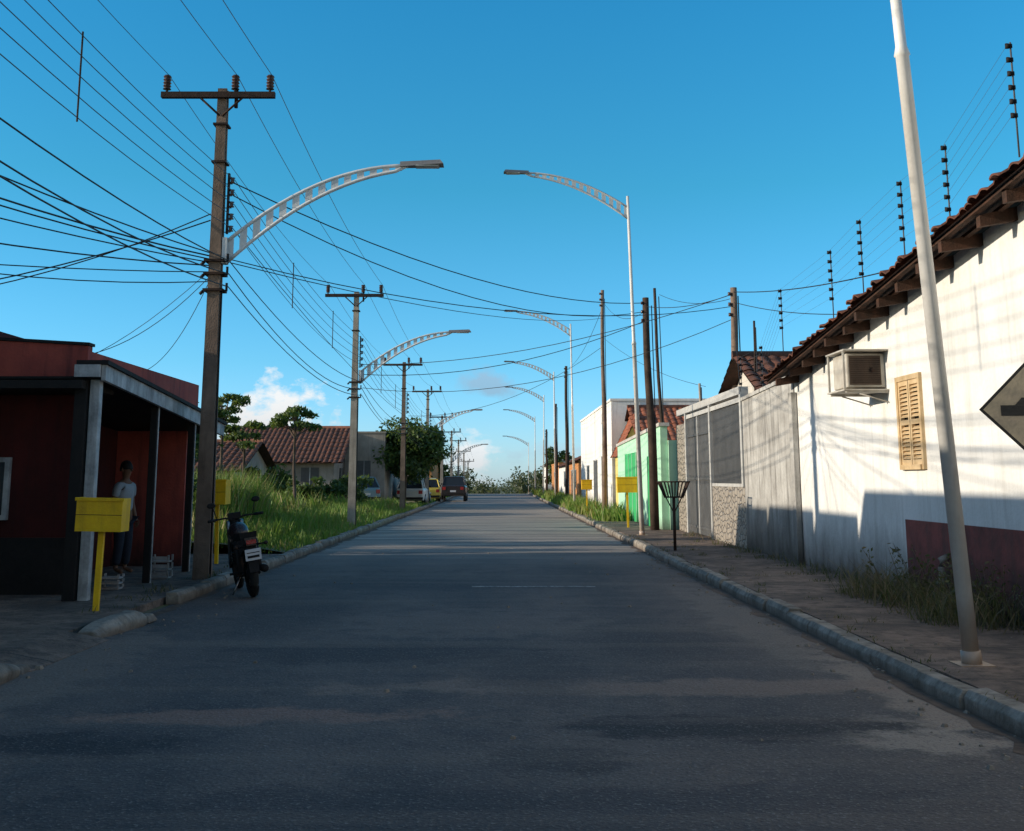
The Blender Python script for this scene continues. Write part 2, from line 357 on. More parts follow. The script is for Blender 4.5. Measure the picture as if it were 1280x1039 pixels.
grass(b,-4.6,-4.12,12.8,22,400,.03,.12,.012,(4,3,3),.2,z=.07,cn=25,mats=LW,bend=.8)
b.obj('weeds',recalc=False)

def tree(name,x,y,z0,H,cr,cz,nclump,nleaf,size,mats=LT,trunk=.12,clr=.35,forks=5):
    b=B(); top=Vector((x+U(-.2,.2),y,cz-cr[2]*.3))
    b.tube([(x,y,z0-.1),(x+U(-.08,.08),y,z0+(cz-z0)*.4),top],[trunk,trunk*.8,trunk*.6],'bark',8)
    cl=[]
    for i in range(nclump):
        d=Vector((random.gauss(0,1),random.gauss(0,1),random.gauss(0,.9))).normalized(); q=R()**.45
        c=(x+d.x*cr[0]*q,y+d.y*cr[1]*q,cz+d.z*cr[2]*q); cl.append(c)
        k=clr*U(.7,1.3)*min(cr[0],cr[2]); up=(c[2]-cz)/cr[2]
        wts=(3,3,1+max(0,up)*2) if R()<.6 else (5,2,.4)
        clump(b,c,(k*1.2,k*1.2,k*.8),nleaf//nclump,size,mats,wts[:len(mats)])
    for c in random.sample(cl,min(forks,len(cl))):
        mid=(top+Vector(c))/2+Vector((0,0,-.1)); b.tube([top-Vector((0,0,.3)),mid,c],[trunk*.5,trunk*.35,trunk*.12],'bark',6)
    return b.obj(name,recalc=False)
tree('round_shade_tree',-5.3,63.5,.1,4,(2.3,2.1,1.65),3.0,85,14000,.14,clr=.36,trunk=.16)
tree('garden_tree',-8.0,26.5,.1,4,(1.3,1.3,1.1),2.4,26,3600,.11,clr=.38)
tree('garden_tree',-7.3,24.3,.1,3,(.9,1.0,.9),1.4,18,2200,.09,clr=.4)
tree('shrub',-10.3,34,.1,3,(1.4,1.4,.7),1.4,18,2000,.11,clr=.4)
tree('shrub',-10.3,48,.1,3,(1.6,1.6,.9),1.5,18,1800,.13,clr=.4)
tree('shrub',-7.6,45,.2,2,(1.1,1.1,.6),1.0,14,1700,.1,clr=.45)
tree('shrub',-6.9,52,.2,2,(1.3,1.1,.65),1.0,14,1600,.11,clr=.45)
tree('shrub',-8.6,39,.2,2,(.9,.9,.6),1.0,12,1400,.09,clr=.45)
def umbrella(x,y,z0,cz,rad,n):
    b=B(); b.tube([(x+.1,y,z0),(x,y,z0+(cz-z0)*.5),(x,y,cz-.2)],[.07,.05,.035],'bark',6)
    for i in range(n):
        a=U(0,6.28); rr=rad*U(.35,1); zz=cz+U(-.35,.4)
        e=Vector((x+math.cos(a)*rr,y+math.sin(a)*rr,zz)); b.tube([(x,y,cz-.45+U(-.2,.2)),((x+e.x)/2,(y+e.y)/2,zz-.12),e],[.025,.018,.008],'bark',5)
        clump(b,e,(.3,.3,.12),95,.085,LT,(2,3,2))
    return b.obj('umbrella_tree',recalc=False)
umbrella(-7.15,40,.3,3.55,.85,16); umbrella(-8.0,36,.3,2.9,.6,9); umbrella(-8.35,34.5,.3,3.55,.75,12)
b=B()
for (x,y,w,h,k) in [(-9,140,3,4,600),(-5.5,150,2.4,4,600),(-3,170,3,3.6,500),(-14,135,4,4.4,700),(-20,150,5,5,700),(6,145,2.5,5.2,700),(8,170,3,7,700),(5,200,3.5,7.5,700),(12,160,4,6,700),(0,260,12,9,1200),(-12,240,9,9,1100),(14,240,9,10,1100),(-30,230,14,9,1400),(34,230,14,10,1400),(-55,200,14,8,1100),(3.2,190,2.5,6.3,500),(-2,220,6,6.5,800),(6,230,6,8.5,800)]:
    z=gz(y)
    for j in range(9): clump(b,(x+U(-w,w)*.8,y+U(-2,2),z+h*U(.25,.72)),(w*.4,w*.4,h*.28),k//9,.3,LF,(1,1))
b.obj('distant_tree_line',recalc=False)
tree('street_tree',-8.2,96,.0,4,(2.2,2.2,1.6),2.7,20,1800,.2); tree('street_tree',5.8,122,.0,4,(1.6,2,1.8),2.9,18,1500,.2); tree('street_tree',-6.8,118,0,4,(1.8,2,1.3),2.2,16,1200,.22)

# ------------------------------------------------------------------ roof tiles
def tileroof(b,p00,p10,p11,p01,tw=.2,rows=12,mat='tile',amp=.045,th=.05):
    p00,p10,p11,p01=map(Vector,(p00,p10,p11,p01)); L=(p10-p00).length; nt=max(2,int(L/tw)); sub=6
    nrm=(p10-p00).cross(p01-p00).normalized()
    if nrm.z<0: nrm=-nrm
    NU=nt*sub+1; vs=[];fs=[]; rowsv=[]
    for r in range(rows): rowsv+= [(r/rows,.03),((r+.98)/rows,0.0)]
    off=[U(-.016,.012) for _ in range(nt+1)]; hof=[U(-.012,.012) for _ in range(nt+1)]
    for (v,lift) in rowsv:
        for i in range(NU):
            u=i/(NU-1)
            prof=abs(math.sin(math.pi*(i/sub)))
            jit=off[min(i//sub,nt)]*(1 if lift else .3)
            q=p00.lerp(p10,u).lerp(p01.lerp(p11,u),v+jit*1.5 if v==0 else max(0,v+jit)) 
            vs.append(q+nrm*(amp*prof+lift+hof[min(i//sub,nt)]*prof))
    for j in range(len(rowsv)-1):
        for i in range(NU-1): k=j*NU+i; fs.append((k,k+1,k+1+NU,k+NU))
    k0=len(vs)
    for i in range(NU): vs.append(vs[i]-nrm*.02)
    for i in range(NU-1): fs.append((i,i+1,k0+i+1,k0+i))
    b.add(vs,fs,mat,False)
    q=[p00,p10,p11,p01]; b.add([v-nrm*.02 for v in q],[(0,1,2,3)],'wood')

# ------------------------------------------------------------------ white house (right)
e=empty('white_house')
def eavez(y): return 3.25+.104*(18.7-y)
b=B()
Y0,Y1=2.0,19.35; zt=lambda y:eavez(y)+.02
def wallpoly(b,ya,yb,za,mat='wall_white',x0=5.0,x1=5.2): b.prism([(ya,za),(yb,za),(yb,zt(yb)),(ya,zt(ya))],x0,x1,mat,'x')
wy0,wy1,wz0,wz1=13.55,14.25,1.68,2.70
wallpoly(b,Y0,wy0,0); wallpoly(b,wy1,Y1,0); b.box(5.0,5.2,wy0,wy1,0,wz0,'wall_white'); wallpoly(b,wy0,wy1,wz1)
b.prism([(5.2,0),(11,0),(11,zt(Y1)+1.2),(5.2,zt(Y1)+.0)],Y1-.2,Y1,'wall_white')
b.obj('walls',e)
b=B(); b.box(4.985,4.999,Y0,14.3,.13,1.02,'wall_red'); b.obj('painted_base_band',e)
b=B()
tileroof(b,(4.52,2,eavez(2)),(4.52,19.5,eavez(19.5)),(8.2,19.5,eavez(19.5)+1.0),(8.2,2,eavez(2)+1.0),.21,14,'tile')
b.obj('roof',e,recalc=False)
b=B()
y=2.6
while y<19.3:
    z=eavez(y)-.03; dd=U(-.06,.04)
    b.hexa([(4.62+dd,y-.045,z-.14),(5.05,y-.045,z-.07),(5.05,y+.045,z-.07),(4.62+dd,y+.045,z-.14),(4.62+dd,y-.045,z-.03),(5.05,y-.045,z+.07),(5.05,y+.045,z+.07),(4.62+dd,y+.045,z-.03)],'wood'); y+=U(.68,.84)
b.prism([(2,eavez(2)-.05),(19.5,eavez(19.5)-.05),(19.5,eavez(19.5)-.015),(2,eavez(2)-.015)],4.57,4.63,'wood','x')
b.prism([(2,eavez(2)-.03),(19.5,eavez(19.5)-.03),(19.5,eavez(19.5)+.005),(2,eavez(2)+.005)],4.8,4.86,'wood','x')
b.obj('rafters',e)
b=B()
b.box(4.96,5.03,wy0-.06,wy0+.0,wz0-.06,wz1+.06,'shutter'); b.box(4.96,5.03,wy1,wy1+.06,wz0-.06,wz1+.06,'shutter')
b.box(4.96,5.03,wy0,wy1,wz1,wz1+.06,'shutter'); b.box(4.94,5.03,wy0,wy1,wz0-.06,wz0,'shutter')
ym=(wy0+wy1)/2
for (a,c) in ((wy0,ym-.01),(ym+.01,wy1)):
    b.box(4.975,5.02,a,a+.04,wz0,wz1,'shutter'); b.box(4.975,5.02,c-.04,c,wz0,wz1,'shutter')
    for zz in (wz0,(wz0+wz1)/2-.03,wz1-.06): b.box(4.975,5.02,a+.04,c-.04,zz,zz+.06,'shutter')
    z=wz0+.07
    while z<wz1-.08:
        if abs(z-((wz0+wz1)/2))>.05: b.hexa([(4.978,a+.04,z),(5.012,a+.04,z+.03),(5.012,c-.04,z+.03),(4.978,c-.04,z),(4.978,a+.04,z+.01),(5.012,a+.04,z+.04),(5.012,c-.04,z+.04),(4.978,c-.04,z+.01)],'shutter')
        z+=.05
b.box(5.03,5.05,wy0,wy1,wz0,wz1,'black'); b.obj('shutter_window',e)
b=B()
FR=[(10.9,5.0,.85),(12.7,4.47,.85),(14.2,4.44,.85),(15.9,4.30,.87),(17.4,4.18,.85)]
def fencerod(b,x,y,z,h):
    b.tube([(x,y,z-.35),(x,y,z+h)],.009,'steel_dark',6)
    for k in range(6):
        zz=z+.08+k*(h-.12)/5; b.tube([(x-.018,y,zz-.02),(x-.03,y,zz-.02),(x-.03,y,zz+.02),(x-.018,y,zz+.02)],[.01,.024,.024,.01],'black',7)
        b.tube([(x,y,zz-.02),(x,y,zz+.02)],.019,'black',7)
pts=[(y,z,h) for (y,z,h) in FR]+[(20.6,4.15,.8),(22.3,3.3,.8),(24.3,3.3,.8)]
for (y,z,h) in pts: fencerod(b,5.15,y,z,h)
for i in range(len(pts)-1):
    for k in range(6):
        a=pts[i];c=pts[i+1]
        b.tube([(5.11,a[0],a[1]+.08+k*(a[2]-.12)/5),(5.11,c[0],c[1]+.08+k*(c[2]-.12)/5)],.0018,'wire2',3,False)
b.obj('electric_fence')
e2=empty('air_conditioner')
b=B(); ax0,ax1,ay0,ay1,az0,az1=4.50,5.0,14.75,15.35,2.68,3.12
b.box(ax0,ax1-.002,ay0,ay1,az0,az1,'ac_white'); b.obj('casing',e2,.015)
b=B(); b.box(ax0+.03,ax1-.06,ay0-.012,ay0-.003,az0+.03,az1-.03,'ac_grill')
z=az0+.06
while z<az1-.06: b.box(ax0+.04,ax1-.07,ay0-.02,ay0-.0125,z,z+.008,'rust'); z+=.028
b.tube([((ax0+ax1)/2+.07,ay0-.028,(az0+az1)/2),((ax0+ax1)/2+.07,ay0-.021,(az0+az1)/2)],.03,'rust',10); b.obj('grill',e2)
b=B(); b.box(ax0-.08,ax1-.002,ay0-.16,ay1+.05,az1+.02,az1+.04,'ac_white'); b.box(ax0-.08,ax1-.002,ay0-.12,ay1+.05,az0-.05,az0-.03,'ac_white')
for yy in (ay0-.10,ay1-.02):
    b.box(ax0-.05,ax1-.002,yy,yy+.03,az0-.08,az0-.051,'ac_white'); b.tube([(ax0+.1,yy+.01,az0-.08),(4.99,yy+.01,az0-.2)],.01,'ac_white',6)
    b.box(ax0-.075,ax0-.05,yy,yy+.03,az0-.03,az1+.02,'ac_white')
b.obj('support_shelf',e2)
b=B(); b.tube([(4.9,13.0,.1),(4.9,13.0,.55)],.035,'kerb',8); b.tube([(4.9,13.0,.55),(4.9,13.0,.62),(4.98,13.0,.66)],[.035,.04,.035],'kerb',8); b.obj('drain_pipe')
b=B(); b.box(4.90,4.985,19.2,19.42,.12,2.95,'wall_grey'); b.obj('wall_buttress')

b=B(); b.prism([(19.43,0),(23.6,0),(23.6,3.1),(19.43,3.22)],5.0,5.18,'wall_grey','x'); b.prism([(19.43,3.222),(23.6,3.102),(23.6,3.17),(19.43,3.29)],4.97,5.21,'wall_grey','x'); b.obj('boundary_wall')
e=empty('gated_fence_wall')
b=B(); b.box(5.0,5.2,23.62,27.2,0,1.35,'stone'); b.box(4.98,5.22,30.9,32.4,0,3.0,'stone'); b.obj('stone_wall',e)
b=B()
for y in (23.62,27.2,30.75): b.box(4.97,5.2,y+.003,y+.16,0.0 if y>24 else 1.36,3.25,'steel_frame')
b.box(4.98,5.18,23.8,32.3,3.26,3.42,'steel_frame'); b.box(4.99,5.15,23.8,27.19,1.352,1.42,'steel_frame'); b.box(4.99,5.15,23.8,30.74,3.1,3.2,'steel_frame'); b.obj('frame',e)
b=B()
y=23.85
while y<27.15: b.box(5.03,5.06,y,y+.06,1.43,3.09,'steel_dark'); y+=.085
y=27.4
while y<30.7: b.box(5.03,5.06,y,y+.09,.16,3.09,'steel_dark'); y+=.1
for z in (.3,1.5,2.6): b.box(5.0,5.028,27.4,30.7,z,z+.06,'steel_dark')
b.box(4.985,5.03,29.0,29.08,.16,3.08,'steel_frame'); b.obj('gate_bars',e)
b=B(); b.box(5.10,5.14,23.8,30.7,.16,3.09,'steel_dark'); b.obj('gate_sheet',e)

def house(name,x0,x1,y0,y1,h,wall,roof=None,ridge=1.0,axis='x',ov=.3,openings=(),zb=0,tw=.25,roofmat='tile'):
    e=empty(name); b=B(); zb=gz(y0) if zb==0 else zb
    b.box(x0,x1,y0,y1,zb-.3,zb+h,wall)
    if roof=='gable':
        if axis=='x':
            ym=(y0+y1)/2; b.prism([(y0,zb+h+.001),(y1,zb+h+.001),(ym,zb+h+ridge)],x0,x1,wall,'x')
        else:
            xm=(x0+x1)/2; b.prism([(x0,zb+h+.001),(x1,zb+h+.001),(xm,zb+h+ridge)],y0,y1,wall,'y')
    elif roof=='parapet':
        b.box(x0-.04,x1+.04,y0-.04,y1+.04,zb+h+.001,zb+h+.1,wall)
    b.obj('walls',e)
    if roof=='gable':
        b=B(); 
        if axis=='x':
            ym=(y0+y1)/2; s=ridge/(ym-y0); zl=zb+h-ov*s+.04; zr=zb+h+ridge+.04
            tileroof(b,(x0-ov,y0-ov,zl),(x1+ov,y0-ov,zl),(x1+ov,ym,zr),(x0-ov,ym,zr),tw,9,roofmat)
            tileroof(b,(x0-ov,y1+ov,zl),(x1+ov,y1+ov,zl),(x1+ov,ym,zr),(x0-ov,ym,zr),tw,9,roofmat)
            b.tube([(x0-ov,ym,zr+.03),(x1+ov,ym,zr+.03)],.1,roofmat,8)
        else:
            xm=(x0+x1)/2; s=ridge/(xm-x0); zl=zb+h-ov*s+.04; zr=zb+h+ridge+.04
            tileroof(b,(x0-ov,y0-ov,zl),(x0-ov,y1+ov,zl),(xm,y1+ov,zr),(xm,y0-ov,zr),tw,9,roofmat)
            tileroof(b,(x1+ov,y0-ov,zl),(x1+ov,y1+ov,zl),(xm,y1+ov,zr),(xm,y0-ov,zr),tw,9,roofmat)
            b.tube([(xm,y0-ov,zr+.03),(xm,y1+ov,zr+.03)],.1,roofmat,8)
        b.obj('roof',e,recalc=False)
    if openings:
        b=B()
        for (face,a,c,za,zc,mt) in openings:
            if face=='-x': b.box(x0-.03,x0-.004,a,c,zb+za,zb+zc,mt); b.box(x0-.05,x0-.031,a-.05,c+.05,zb+za-.06,zb+za,'fascia'); b.box(x0-.05,x0-.031,a-.05,c+.05,zb+zc,zb+zc+.05,'fascia'); b.box(x0-.045,x0-.032,(a+c)/2-.02,(a+c)/2+.02,zb+za,zb+zc,'fascia')
            if face=='+x': b.box(x1+.004,x1+.03,a,c,zb+za,zb+zc,mt); b.box(x1+.031,x1+.05,a-.05,c+.05,zb+za-.06,zb+za,'fascia'); b.box(x1+.032,x1+.045,(a+c)/2-.02,(a+c)/2+.02,zb+za,zb+zc,'fascia')
            if face=='-y': b.box(a,c,y0-.03,y0-.004,zb+za,zb+zc,mt); b.box(a-.05,c+.05,y0-.05,y0-.031,zb+za-.06,zb+za,'fascia'); b.box((a+c)/2-.02,(a+c)/2+.02,y0-.045,y0-.032,zb+za,zb+zc,'fascia')
        b.obj('windows_and_doors',e)
    return e
house('tiled_house',5.6,9.5,22.8,28.5,3.05,'wall_pale','gable',1.15,'x',.35,[('-y',6.2,7.2,1,2.2,'glass')])
house('tiled_house',5.6,11,43.5,50,2.9,'wall_pale','gable',1.45,'x',.4,[('-y',6.2,7.4,1,2.2,'glass')],roofmat='tile2')
house('yellow_gable_house',4.75,6.1,45.5,47.6,2.6,'wall_yellow','gable',1.35,'y',.12,(),roofmat='tile2')
e=empty('mint_green_wall')
b=B(); b.prism([(32.6,0),(44.5,0),(44.5,2.75),(32.6,3.0)],4.55,4.75,'wall_mint','x'); b.box(4.76,9,32.45,32.62,0,2.6,'wall_mint'); b.obj('wall',e)
b=B(); b.prism([(32.5,3.002),(44.6,2.752),(44.6,2.85),(32.5,3.1)],4.5,4.8,'wall_pale','x'); b.obj('coping',e)
b=B(); b.box(4.51,4.546,38.2,41.5,.13,2.4,'green'); 
for y in (38.2,39.3,40.4,41.45): b.box(4.49,4.508,y,y+.05,.13,2.4,'wall_mint')
b.box(4.50,4.546,34.3,35.3,.13,2.2,'green')
b.obj('gate',e)
house('white_commercial_building',4.65,9,47.8,66,4.75,'wall_white','parapet',openings=[('-x',50,52.5,.1,2.5,'steel_dark'),('-x',55,57,.1,2.4,'steel_dark'),('-x',60,61.5,1,2.2,'glass'),('-x',50,52,3.1,4,'glass')])
house('orange_house',4.9,9,72,82,2.7,'wall_orange','gable',.9,'y',.3,[('-x',74,75.5,1,2.1,'glass'),('-x',78,79,.1,2.1,'steel_dark')])
house('low_house',5.0,10,86,98,2.6,'wall_white','gable',1.0,'y',.3,[('-x',88,90,1,2.1,'glass')])
house('low_house',5.2,10,102,116,2.9,'wall_orange','parapet',openings=[('-x',105,108,.1,2.4,'steel_dark')])
house('low_house',5.2,10,128,140,3.2,'wall_white','gable',1.0,'y')
house('tiled_house',-14,-8.35,58,66,2.5,'wall_dull','gable',1.7,'x',.5,[('+x',60,61,1,2.1,'glass'),('-y',-10,-9.1,1,2.1,'steel_dark')])
house('white_wall_house',-8.3,-6.15,61.5,72,3.95,'wall_dull','parapet',openings=[('-y',-7.6,-6.9,1.6,2.5,'steel_dark')])
house('tiled_house',-15.5,-10.6,46,53,1.9,'wall_dull','gable',1.15,'x',.4)
house('low_house',-12,-6.5,88,97,2.7,'wall_pale','gable',1.1,'x',.3,[('-y',-9,-8,1,2,'glass')])
house('low_house',-12,-6.3,106,118,2.8,'wall_orange','gable',1.1,'x',.3)
house('corner_house',-13,-6.75,-14,14.2,4.2,'wall_pale','parapet',openings=[('+x',2,3.2,1,2.2,'glass'),('+x',6,7,.1,2.2,'steel_dark')])

# ------------------------------------------------------------------ bar (left)
e=empty('corner_bar')
b=B()
b.prism([(-12,2.70),(-5.18,2.70),(-5.18,3.16),(-12,3.56)],14.25,14.4,'maroon','y')
b.box(-5.33,-5.18,14.403,19.6,2.70,3.10,'maroon')
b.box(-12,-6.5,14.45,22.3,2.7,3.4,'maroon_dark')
b.obj('parapet_walls',e)
# stepped boxes added out of view to raise the bar's cast shadow
b=B(); b.box(-13.5,-7.45,14.5,16.6,3.402,4.15,'wall_dull'); b.box(-13.5,-8.8,16.603,19.6,3.402,4.5,'wall_dull'); b.box(-13.5,-10.2,19.603,22.2,3.402,4.8,'wall_dull'); b.obj('shadow_boxes',e)
b=B(); b.prism([(-12,3.563),(-5.16,3.163),(-5.16,3.2),(-12,3.6)],14.22,14.43,'black','y'); b.obj('parapet_coping',e)
b=B()
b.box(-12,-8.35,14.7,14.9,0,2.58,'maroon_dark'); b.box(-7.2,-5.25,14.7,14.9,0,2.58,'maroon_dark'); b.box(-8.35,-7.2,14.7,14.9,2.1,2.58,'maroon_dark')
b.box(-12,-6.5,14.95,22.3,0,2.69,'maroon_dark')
b.box(-6.495,-5.32,19.5,19.65,0,2.58,'maroon')
b.obj('walls',e)
b=B(); b.box(-12,-5.19,14.66,14.695,.08,.78,'black'); b.obj('painted_base',e)
b=B(); b.box(-6.7,-5.05,13.75,14.9,2.59,2.69,'black')
def cz(y): return 2.87-.072*(y-14)
b.prism([(13.9,cz(13.9)-.16),(19.9,cz(19.9)-.16),(19.9,cz(19.9)-.13),(13.9,cz(13.9)-.13)],-6.49,-4.86,'black','x')
b.obj('canopy_slab',e)
b=B(); b.prism([(13.85,cz(13.85)-.19),(19.95,cz(19.95)-.19),(19.95,cz(19.95)),(13.85,cz(13.85))],-4.855,-4.80,'fascia','x')
b.prism([(13.8,cz(13.8)+.002),(20,cz(20)+.002),(20,cz(20)+.05),(13.8,cz(13.8)+.05)],-5.15,-4.76,'black','x')
b.box(-5.17,-4.86,13.80,13.85,cz(13.85)-.15,cz(13.85),'fascia'); b.obj('fascia',e)
b=B()
b.box(-5.02,-4.90,13.95,14.07,.08,cz(14)-.162,'fascia'); b.box(-5.19,-5.04,13.9,14.1,.08,cz(14)-.162,'black')
for y in (16.3,18.3): b.box(-4.98,-4.88,y,y+.12,.08,cz(y)-.18,'black'); b.box(-4.879,-4.862,y+.02,y+.05,.08,cz(y)-.18,'fascia')
b.obj('posts',e,.008)
b=B(); b.box(-7.0,-6.22,14.62,14.69,1.0,1.78,'fascia'); b.box(-6.94,-6.28,14.6,14.618,1.06,1.72,'glass'); b.obj('window',e)
b=B(); b.box(-6.49,-6.46,16.5,17.4,.09,2.1,'black'); b.box(-6.455,-6.43,16.45,16.5,.09,2.15,'wood'); b.box(-6.455,-6.43,17.4,17.45,.09,2.15,'wood'); b.obj('door',e)
for (x,y,w,h) in [(-4.95,17.1,.13,.34),(-5.1,15.4,.12,.2)]:
    b=B()
    for k in range(3):
        z=.09+k*h/3
        b.box(x-w,x+w,y-.1,y+.1,z,z+.02,'crate')
        for (a,c) in ((-1,-1),(1,-1),(1,1),(-1,1)): b.box(x+a*w-.012,x+a*w+.012,y+c*.1-.012,y+c*.1+.012,z+.02,z+h/3-.01,'crate')
        b.box(x-w+.02,x+w-.02,y-.11,y-.1,z+.03,z+h/3-.03,'crate')
    b.obj('stacked_crates')

# ------------------------------------------------------------------ utility poles
PX=-4.3; PY=[0,17,34,51,68,85,102,119,137,155]; PH=[7.5,7.5,7.1,6.7,6.8,6.2,5.8,5.6,5.4,5.2]
def utility_pole(x,y,H,mat,z0=0.0,cross=True):
    b=B(); h=H+z0
    b.tbox(x-.0,y-.085,z0-.3,h,.12,.03,.07,.022,mat,0,.03); b.tbox(x,y+.085,z0-.3,h,.12,.03,.07,.022,mat,0,-.03); b.tbox(x,y,z0-.3,h-.01,.05,.054,.03,.03,mat)
    if cross:
        b.box(x-.93,x+.83,y-.16,y-.07,h-.17,h-.08,'rust'); 
        b.tube([(x-.38,y-.12,h-.12),(x-.02,y-.1,h-.45)],.018,'rust',5); b.tube([(x+.38,y-.12,h-.12),(x+.02,y-.1,h-.45)],.018,'rust',5)
        for dx in (-.85,.21,.75):
            zz=h-.08; b.tube([(x+dx,y-.115,zz),(x+dx,y-.115,zz+.06)],.02,'rust',6)
            pts=[];rr=[]
            for k in range(5): pts+= [(x+dx,y-.115,zz+.05+k*.05),(x+dx,y-.115,zz+.075+k*.05)]; rr+=[.065,.045]
            b.tube(pts,rr,'porc',10,smooth=False)
        b.tube([(x+.21,y-.02,h-.3),(x+.21,y-.02,h+.02)],.03,'rust',6)
    b.box(x+.13,x+.16,y-.03,y+.03,h-2.3,h-1.35,'rust')
    for k in range(5):
        zz=h-2.22+k*.19; b.tube([(x+.2,y,zz-.04),(x+.2,y,zz-.015),(x+.2,y,zz+.015),(x+.2,y,zz+.04)],[.045,.028,.028,.045],'porc',8); b.box(x+.1,x+.2,y-.01,y+.01,zz-.06,zz-.05,'rust')
    for zz in (h-2.75,h-2.95,h-3.2): b.box(x-.15,x+.15,y-.15,y+.15,zz,zz+.035,'rust'); b.tube([(x+.15,y-.1,zz),(x+.2,y-.1,zz),(x+.2,y-.1,zz+.12)],.02,'black',6); b.tube([(x-.15,y-.1,zz),(x-.2,y-.1,zz-.05)],.025,'black',6)
    for zz in (h-.6,h-1.2): b.box(x-.11,x+.11,y-.13,y+.13,zz,zz+.03,'rust')
    b.tube([(x+.125,y-.06,z0+.1),(x+.12,y-.06,h-3.2)],.014,'black',5)
    return b.obj('utility_pole')
for i,(y,H) in enumerate(zip(PY,PH)): utility_pole(PX-.02*i if i<3 else PX,y,H,'conc_pole' if i in (0,1,3) else 'conc_pole_l',gz(y))

def arm(b,x,y,z,d,L=2.9,rise=1.1,w0=.24):
    up=[];lo=[]; n=14
    for k in range(n+1):
        s=k/n; X=x+d*L*s; Z=z+rise*(1-(1-s)**2.0); w=w0*(1-s)+.07
        up.append((X,y,Z)); lo.append((X,y,Z-w))
    b.tube(up,.028,'galv2',6); b.tube(lo[:-1]+[up[-1]],.028,'galv2',6)
    for k in range(0,n,1):
        u0=Vector(up[k]);u1=Vector(up[k+1]);l0=Vector(lo[k]);l1=Vector(lo[k+1])
        a=.0;c=.55
        q=[u0.lerp(u1,a),u0.lerp(u1,c),l0.lerp(l1,c),l0.lerp(l1,a)]
        t=Vector((0,.006,0)); b.hexa([q[0]-t,q[1]-t,q[2]-t,q[3]-t,q[0]+t,q[1]+t,q[2]+t,q[3]+t],'galv2')
    tx=x+d*L; tz=z+rise
    b.hexa([(tx-d*.12,y-.06,tz-.03),(tx+d*.55,y-.13,tz+.0),(tx+d*.55,y+.13,tz+.0),(tx-d*.12,y+.06,tz-.03),(tx-d*.12,y-.05,tz+.05),(tx+d*.5,y-.11,tz+.065),(tx+d*.5,y+.11,tz+.065),(tx-d*.12,y+.05,tz+.05)],'head')
    b.box(min(tx+d*.12,tx+d*.48),max(tx+d*.12,tx+d*.48),y-.09,y+.09,tz-.028,tz-.012,'lens')
def street_lamp(x,y,H,lean,z0=.12):
    b=B(); z0=z0+gz(y)
    P=lambda t:(x+lean*t,y,z0+(H)*t)
    b.tube([P(0),P(.55),P(.551),P(.56),P(1)],[.062,.054,.066,.046,.038],'galv',14)
    b.box(x-.13,x+.13,y-.13,y+.13,z0-.02,z0+.012,'galv'); b.tube([P(0),P(.012)],.075,'galv',12)
    b.box(x-.10,x-.055,y-.03,y+.03,z0+1.7,z0+1.86,'steel_frame')
    b.tube([(x-.075,y,z0+1.55),(x-.075,y,z0+1.75)],.018,'black',6)
    arm(b,x+lean*.965,y,z0+H*.965,-1,2.75,.95)
    return b.obj('street_lamp')
street_lamp(3.57,8.98,8.8,-.42)
street_lamp(3.59,29.4,8.8,-.2)
for (y,H,l) in [(56,9.0,-.1),(75,8.4,-.05),(96,8.4,.1),(118,7.8,0),(145,6.8,0)]: street_lamp(3.6,y,H,l)
for i in (1,2,4,6):
    b=B(); x=PX+.1; y=PY[i]; z=PH[i]-2.42+gz(y); b.box(x-.02,x+.05,y-.08,y+.08,z-.35,z+.05,'galv2'); arm(b,x+.03,y,z,1,2.75 if i<3 else 2.6,1.2,.27); b.obj('street_lamp')

def spole(x,y,z0,H,r,mat,dx=0,ins=True):
    b=B(); pts=[(x+dx*t+.02*math.sin(9*t+x),y,z0-.1+(H)*t) for t in [i/8 for i in range(9)]]
    b.tube(pts,[r*(1.1-.3*i/8) for i in range(9)],mat,9)
    if ins:
        for k in range(3): b.tube([(x+dx-.1,y-.05,z0+H-.3-k*.25),(x+dx-.1,y-.05,z0+H-.22-k*.25)],.035,'porc',8); b.box(x+dx-.1,x+dx+.02,y-.06,y-.04,z0+H-.28-k*.25,z0+H-.26-k*.25,'rust')
    b.tube([(x+dx*.3+r*1.15,y-.05,z0),(x+dx*.7+r*1.1,y-.05,z0+H*.95)],.015,'wire',5)
    return b.obj('service_pole')
spole(4.32,32.3,.1,6.65,.115,'woodpole',-.15); spole(4.3,47.5,.1,9.4,.09,'conc_pole',0.02); spole(4.98,34.5,.1,7.3,.055,'woodpole',-.25,False)
spole(5.6,27,0,6.15,.10,'conc_pole'); spole(3.95,68,.1,8.2,.1,'woodpole'); spole(4.1,84,.1,7,.1,'woodpole'); spole(6.3,36,0,4.6,.05,'conc_pole_l',0,False); spole(5.5,24.5,0,5.0,.03,'rust',0,False)
spole(4.2,104,.1,6,.1,'woodpole')

